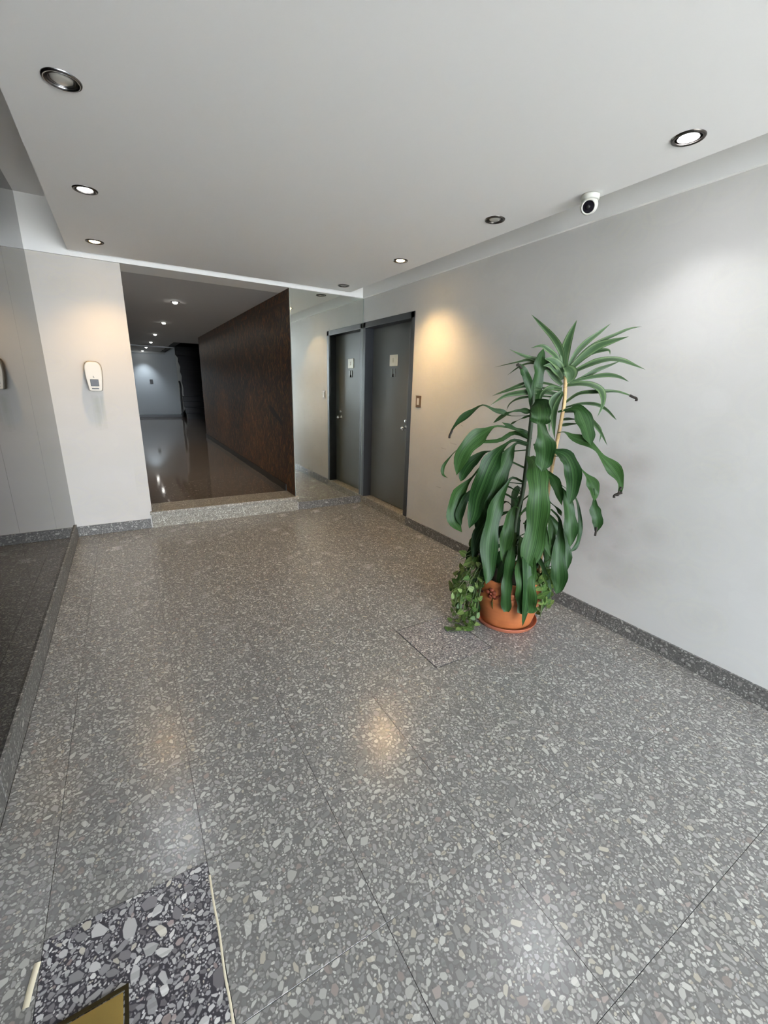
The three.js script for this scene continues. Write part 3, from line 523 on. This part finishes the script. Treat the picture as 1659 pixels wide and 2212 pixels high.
leaf('broad', 0.092, 0.15, 0, [0.075, 0.735, 0.162, 0.090, 0.693, 0.211, 0.086, 0.596, 0.237, 0.073, 0.490, 0.253, 0.070, 0.389, 0.279, 0.057, 0.329, 0.295, 0.035, 0.295, 0.300]);
leaf('broad', 0.046, 0.4, 0, [0.073, 0.742, 0.084, 0.084, 0.682, 0.148, 0.079, 0.580, 0.193, 0.056, 0.494, 0.217]);
leaf('broad', 0.055, 0.3, 0, [0.051, 0.711, 0.059, 0.059, 0.634, 0.129, 0.049, 0.569, 0.179, 0.042, 0.480, 0.231]);
leaf('broad', 0.055, 0.35, 0, [0.024, 0.967, 0.073, 0.036, 0.944, 0.122, 0.048, 0.909, 0.170, 0.053, 0.847, 0.211, 0.051, 0.779, 0.242]);
leaf('thin', 0.03, 0.6, 0, [0.077, 0.796, 0.088, 0.090, 0.770, 0.129, 0.111, 0.735, 0.179, 0.113, 0.702, 0.207]);
leaf('broad', 0.064, 0.25, 0, [0.073, 0.695, 0.008, 0.131, 0.683, 0.094, 0.178, 0.587, 0.167, 0.204, 0.458, 0.216, 0.199, 0.350, 0.229]);
leaf('broad', 0.064, 0.25, 0, [0.071, 0.605, -0.010, 0.115, 0.590, 0.057, 0.149, 0.488, 0.111, 0.161, 0.351, 0.140]);
leaf('strap', 0.042, 0.3, 0, [0.091, 1.459, 0.105, 0.070, 1.547, 0.093, 0.038, 1.608, 0.066, -0.013, 1.672, 0.020, -0.055, 1.722, -0.018]);
leaf('strap', 0.062, 0.15, 0, [0.097, 1.448, 0.112, 0.083, 1.536, 0.106, 0.085, 1.616, 0.118, 0.095, 1.694, 0.140]);
leaf('strap', 0.036, 0.3, 0, [0.101, 1.459, 0.117, 0.134, 1.545, 0.135, 0.171, 1.598, 0.159, 0.215, 1.642, 0.190, 0.255, 1.686, 0.218]);
leaf('strap', 0.03, 0.3, 0, [0.104, 1.459, 0.120, 0.155, 1.549, 0.164, 0.204, 1.597, 0.205, 0.257, 1.632, 0.251, 0.303, 1.658, 0.288, 0.347, 1.669, 0.324]);
leaf('strap', 0.055, 0.2, 0, [0.107, 1.459, 0.124, 0.145, 1.530, 0.174, 0.175, 1.573, 0.217, 0.209, 1.594, 0.264, 0.253, 1.616, 0.323]);
leaf('strap', 0.028, 0.3, 0, [0.110, 1.459, 0.127, 0.153, 1.526, 0.177, 0.179, 1.548, 0.206, 0.205, 1.557, 0.237, 0.220, 1.555, 0.254, 0.225, 1.533, 0.260]);
leaf('strap', 0.05, 0.25, 0, [0.118, 1.448, 0.136, 0.152, 1.482, 0.186, 0.179, 1.504, 0.227, 0.213, 1.515, 0.276, 0.241, 1.508, 0.319, 0.270, 1.487, 0.363, 0.299, 1.465, 0.406]);
leaf('strap', 0.03, 0.3, 0, [0.119, 1.396, 0.137, 0.173, 1.432, 0.180, 0.215, 1.464, 0.210, 0.258, 1.486, 0.241, 0.303, 1.511, 0.274]);
leaf('strap', 0.028, 0.5, 0, [0.115, 1.403, 0.133, 0.190, 1.432, 0.220, 0.231, 1.440, 0.267, 0.266, 1.430, 0.307, 0.294, 1.409, 0.339]);
leaf('strap', 0.055, 0.35, 0, [0.105, 1.386, 0.121, 0.141, 1.397, 0.183, 0.165, 1.391, 0.231, 0.180, 1.370, 0.268, 0.180, 1.337, 0.289, 0.171, 1.293, 0.299, 0.150, 1.237, 0.295]);
leaf('strap', 0.034, 0.5, 1, [0.110, 1.299, 0.127, 0.143, 1.347, 0.177, 0.191, 1.359, 0.245, 0.239, 1.363, 0.312, 0.267, 1.350, 0.357, 0.289, 1.331, 0.394]);
leaf('strap', 0.022, 0.6, 0, [0.115, 1.276, 0.133, 0.161, 1.297, 0.186, 0.211, 1.295, 0.244, 0.242, 1.272, 0.279, 0.266, 1.239, 0.307, 0.278, 1.222, 0.320]);
leaf('strap', 0.032, 0.4, 0, [0.106, 1.263, 0.122, 0.147, 1.260, 0.189, 0.185, 1.211, 0.251, 0.205, 1.158, 0.294, 0.220, 1.096, 0.331]);
leaf('strap', 0.034, 0.5, 0, [0.107, 1.252, 0.123, 0.154, 1.255, 0.185, 0.200, 1.208, 0.246, 0.223, 1.163, 0.281, 0.219, 1.105, 0.284]);
leaf('strap', 0.04, 0.3, 0, [0.090, 1.459, 0.104, 0.056, 1.520, 0.083, 0.020, 1.552, 0.061, -0.016, 1.573, 0.039, -0.059, 1.561, 0.008]);
leaf('strap', 0.045, 0.2, 0, [0.089, 1.441, 0.102, 0.046, 1.487, 0.060, -0.004, 1.509, 0.010, -0.054, 1.528, -0.040, -0.107, 1.559, -0.093]);
leaf('strap', 0.028, 0.4, 0, [0.090, 1.425, 0.104, 0.037, 1.464, 0.042, -0.019, 1.507, -0.022, -0.064, 1.495, -0.074, -0.138, 1.468, -0.160]);
leaf('strap', 0.024, 0.5, 0, [0.087, 1.425, 0.100, 0.010, 1.491, 0.001, -0.030, 1.484, -0.055, -0.076, 1.429, -0.118]);
leaf('strap', 0.06, 0.15, 0, [0.095, 1.432, 0.110, 0.063, 1.480, 0.098, 0.026, 1.505, 0.081, -0.012, 1.511, 0.063]);
leaf('strap', 0.05, 0.15, 0, [0.094, 1.414, 0.108, 0.061, 1.451, 0.096, 0.024, 1.479, 0.079, -0.013, 1.477, 0.061]);
leaf('strap', 0.04, 0.3, 0, [0.093, 1.386, 0.108, 0.054, 1.430, 0.077, 0.018, 1.463, 0.052]);
leaf('strap', 0.028, 0.5, 0, [0.095, 1.372, 0.109, 0.043, 1.393, 0.049, -0.018, 1.396, -0.021, -0.077, 1.360, -0.089, -0.132, 1.324, -0.153]);
leaf('strap', 0.022, 0.5, 0, [0.095, 1.356, 0.109, 0.024, 1.370, 0.039, -0.043, 1.374, -0.027, -0.101, 1.348, -0.082, -0.158, 1.319, -0.136]);
leaf('strap', 0.038, 0.5, 0, [0.096, 1.340, 0.111, 0.010, 1.350, 0.023, -0.056, 1.340, -0.041, -0.107, 1.322, -0.089, -0.158, 1.271, -0.137]);
leaf('strap', 0.022, 0.5, 0, [0.093, 1.326, 0.107, 0.003, 1.326, 0.003, -0.050, 1.307, -0.058, -0.072, 1.279, -0.083, -0.079, 1.246, -0.091]);
leaf('strap', 0.085, 0.1, 0, [0.081, 1.476, 0.124, 0.075, 1.457, 0.158, 0.058, 1.423, 0.179, 0.029, 1.394, 0.186]);
leaf('strap', 0.05, 0.3, 0, [0.098, 1.356, 0.113, 0.060, 1.316, 0.095, 0.041, 1.250, 0.098, 0.034, 1.145, 0.115]);
leaf('strap', 0.04, 0.4, 0, [0.083, 1.345, 0.126, 0.056, 1.275, 0.116, 0.047, 1.193, 0.125, 0.047, 1.111, 0.145]);
leaf('strap', 0.045, 0.3, 0, [0.095, 1.368, 0.110, 0.044, 1.371, 0.081, 0.004, 1.342, 0.066, -0.018, 1.291, 0.071]);
leaf('strap', 0.022, 0.5, 0, [0.100, 1.208, 0.116, 0.125, 1.217, 0.144, 0.159, 1.217, 0.183]);
leaf('strap', 0.022, 0.5, 0, [0.100, 1.179, 0.115, 0.127, 1.189, 0.147, 0.163, 1.196, 0.189]);
mesh('stem', tube(triples(stemPoints), 0.012, 60, 10), std(srgb(44, 58, 34), 0.6), plant);
{
  const curve = new THREE.CatmullRomCurve3(triples(canePoints)), parts = [new THREE.TubeGeometry(curve, 60, 0.0095, 10)];
  for (let k = 1; k < 40; k++) { const t = k / 40, g = new THREE.TorusGeometry(0.0096, 0.0012, 5, 12); g.rotateX(Math.PI / 2); g.translate(...curve.getPoint(t).toArray()); parts.push(g); }   // leaf scars
  mesh('cane', mergeGeometries(parts.map((g) => { const q = g.index ? g.toNonIndexed() : g; return q; })), std(srgb(196, 166, 118), 0.6), plant);
}
// lower and hidden leaves of the broad stem: arched, all round
{
  const r = rng(404), stem = new THREE.CatmullRomCurve3(triples(stemPoints));
  for (let k = 0; k < 26; k++) {
    const t = 0.06 + 0.46 * (k / 26), p = stem.getPoint(t), a = k * 2.4 + r() * 0.5, reach = 0.12 + r() * 0.13, drop = 0.2 + r() * 0.26, d = new THREE.Vector3(Math.cos(a), 0, Math.sin(a));
    if (p.x + POT[0] + d.x * reach * 1.4 > 2.3) continue;
    const back = d.dot(FRONT) < 0.1; if (!back && t > 0.24) continue;
    const pts = [p, p.clone().addScaledVector(d, reach * 0.45).add(new THREE.Vector3(0, 0.05, 0)), p.clone().addScaledVector(d, reach * 0.85).add(new THREE.Vector3(0, 0.0, 0)), p.clone().addScaledVector(d, reach * 1.05).add(new THREE.Vector3(0, -drop * 0.55, 0)), p.clone().addScaledVector(d, reach).add(new THREE.Vector3(0, -drop, 0))];
    for (const q of pts) q.y = Math.max(q.y, 0.03);
    mesh('leaf', blade('half', 0.055 + r() * 0.04, 0.3 + r() * 0.8, pts), LEAF.broad[Math.floor(r() * 2)], plant);
  }
}
// trailing ivy over the rim, down to the floor
{
  const r = rng(505), side = new THREE.Vector3(-0.655, 0, -0.756), front = new THREE.Vector3(-0.756, 0, 0.655);
  const shape = new THREE.Shape(); shape.moveTo(0, 0); shape.bezierCurveTo(0.55, -0.25, 0.75, 0.35, 0, 1.15); shape.bezierCurveTo(-0.75, 0.35, -0.55, -0.25, 0, 0);
  const ivyLeaf = new THREE.ShapeGeometry(shape, 6); { const P = ivyLeaf.attributes.position; for (let i = 0; i < P.count; i++) P.setZ(i, -0.25 * Math.abs(P.getX(i)) + 0.12 * P.getY(i) * P.getY(i) * -1); ivyLeaf.computeVertexNormals(); const uv = ivyLeaf.attributes.uv; for (let i = 0; i < uv.count; i++) uv.setXY(i, P.getX(i) * 0.8 + 0.5, P.getY(i) * 0.8); }
  const vine = (along, size, n, label) => {
    const curve = new THREE.CatmullRomCurve3(along), v = mesh('ivy_vine', new THREE.TubeGeometry(curve, 24, 0.0022, 6), std(srgb(70, 84, 44), 0.7), plant);
    for (let k = 0; k < n; k++) {
      const p = curve.getPoint((k + 0.7) / n), m = mesh('ivy_leaf', ivyLeaf, LEAF.ivy[Math.floor(r() * 3)], v), s = size * (0.7 + r() * 0.6);
      m.scale.setScalar(s); m.position.copy(p).add(new THREE.Vector3((r() - 0.5) * 0.02, 0.002 + r() * 0.012, (r() - 0.5) * 0.02));
      m.rotation.set(-0.9 + (r() - 0.5) * 1.2, Math.atan2(FRONT.x, FRONT.z) + (r() - 0.5) * 1.6, (r() - 0.5) * 3.4);
      if (p.y < 0.05) m.rotation.set(-1.35 + r() * 0.25, (r() - 0.5) * 3, r() * 6, 'YXZ');
    }
  };
  for (let k = 0; k < 12; k++) {                            // the thick curtain at the left of the pot
    const d = side.clone().multiplyScalar(0.75 + r() * 0.4).addScaledVector(front, -0.35 + r() * 1.15).normalize(), out = 0.20 + r() * 0.12, end = 0.03 + r() * 0.12;
    vine([d.clone().multiplyScalar(0.13).setY(0.28), d.clone().multiplyScalar(0.205).setY(0.335 + r() * 0.06), d.clone().multiplyScalar(out + 0.03).setY(0.24), d.clone().multiplyScalar(out + 0.045).setY(end + 0.06), d.clone().multiplyScalar(out + 0.05).setY(end)], 0.034, 9);
  }
  for (let k = 0; k < 9; k++) {                             // runners lying on the floor
    const d = side.clone().multiplyScalar(0.9).addScaledVector(front, 0.35 + r() * 0.75).normalize(), e = d.clone().multiplyScalar(0.30 + r() * 0.09), q = side.clone().multiplyScalar((r() - 0.3) * 0.08);
    vine([d.clone().multiplyScalar(0.15).setY(0.28), d.clone().multiplyScalar(0.215).setY(0.3), d.clone().multiplyScalar(0.245).setY(0.12), d.clone().multiplyScalar(0.265).setY(0.012), e.clone().add(q).setY(0.008)], 0.028, 11);
  }
  for (let k = 0; k < 7; k++) {                             // and the thinner spill on the wall side
    const d = side.clone().multiplyScalar(-0.8 - r() * 0.3).addScaledVector(front, -0.1 + r() * 0.9).normalize(), end = 0.1 + r() * 0.12;
    vine([d.clone().multiplyScalar(0.13).setY(0.28), d.clone().multiplyScalar(0.205).setY(0.335), d.clone().multiplyScalar(0.235).setY(0.26), d.clone().multiplyScalar(0.245).setY(end)], 0.034, 7);
  }
  for (const [s, f, y] of [[-0.27, 0.0, 0.40], [-0.29, 0.03, 0.37], [-0.27, 0.05, 0.31], [0.26, 0.08, 0.42], [0.29, 0.06, 0.37], [0.24, 0.1, 0.35]]) {   // large single leaves held out on stalks
    const e = side.clone().multiplyScalar(s).addScaledVector(front, f).setY(y);
    vine([e.clone().multiplyScalar(0.45).setY(0.28), e.clone().multiplyScalar(0.8).setY(y + 0.03), e], 0.062, 1);
  }
}

// ---------------------------------------------------------------- the street side, behind the viewer
struct('wall_front', mergeGeometries([box(XL - 0.3, XR + T, YC, YS + 0.12, ZF, ZF + 0.2)]), M.wall);
struct('pavement', box(-6, 8, -0.15, -0.02, ZF, ZF + 12), std(srgb(150, 150, 148), 0.8));

renderer.render(scene, camera);
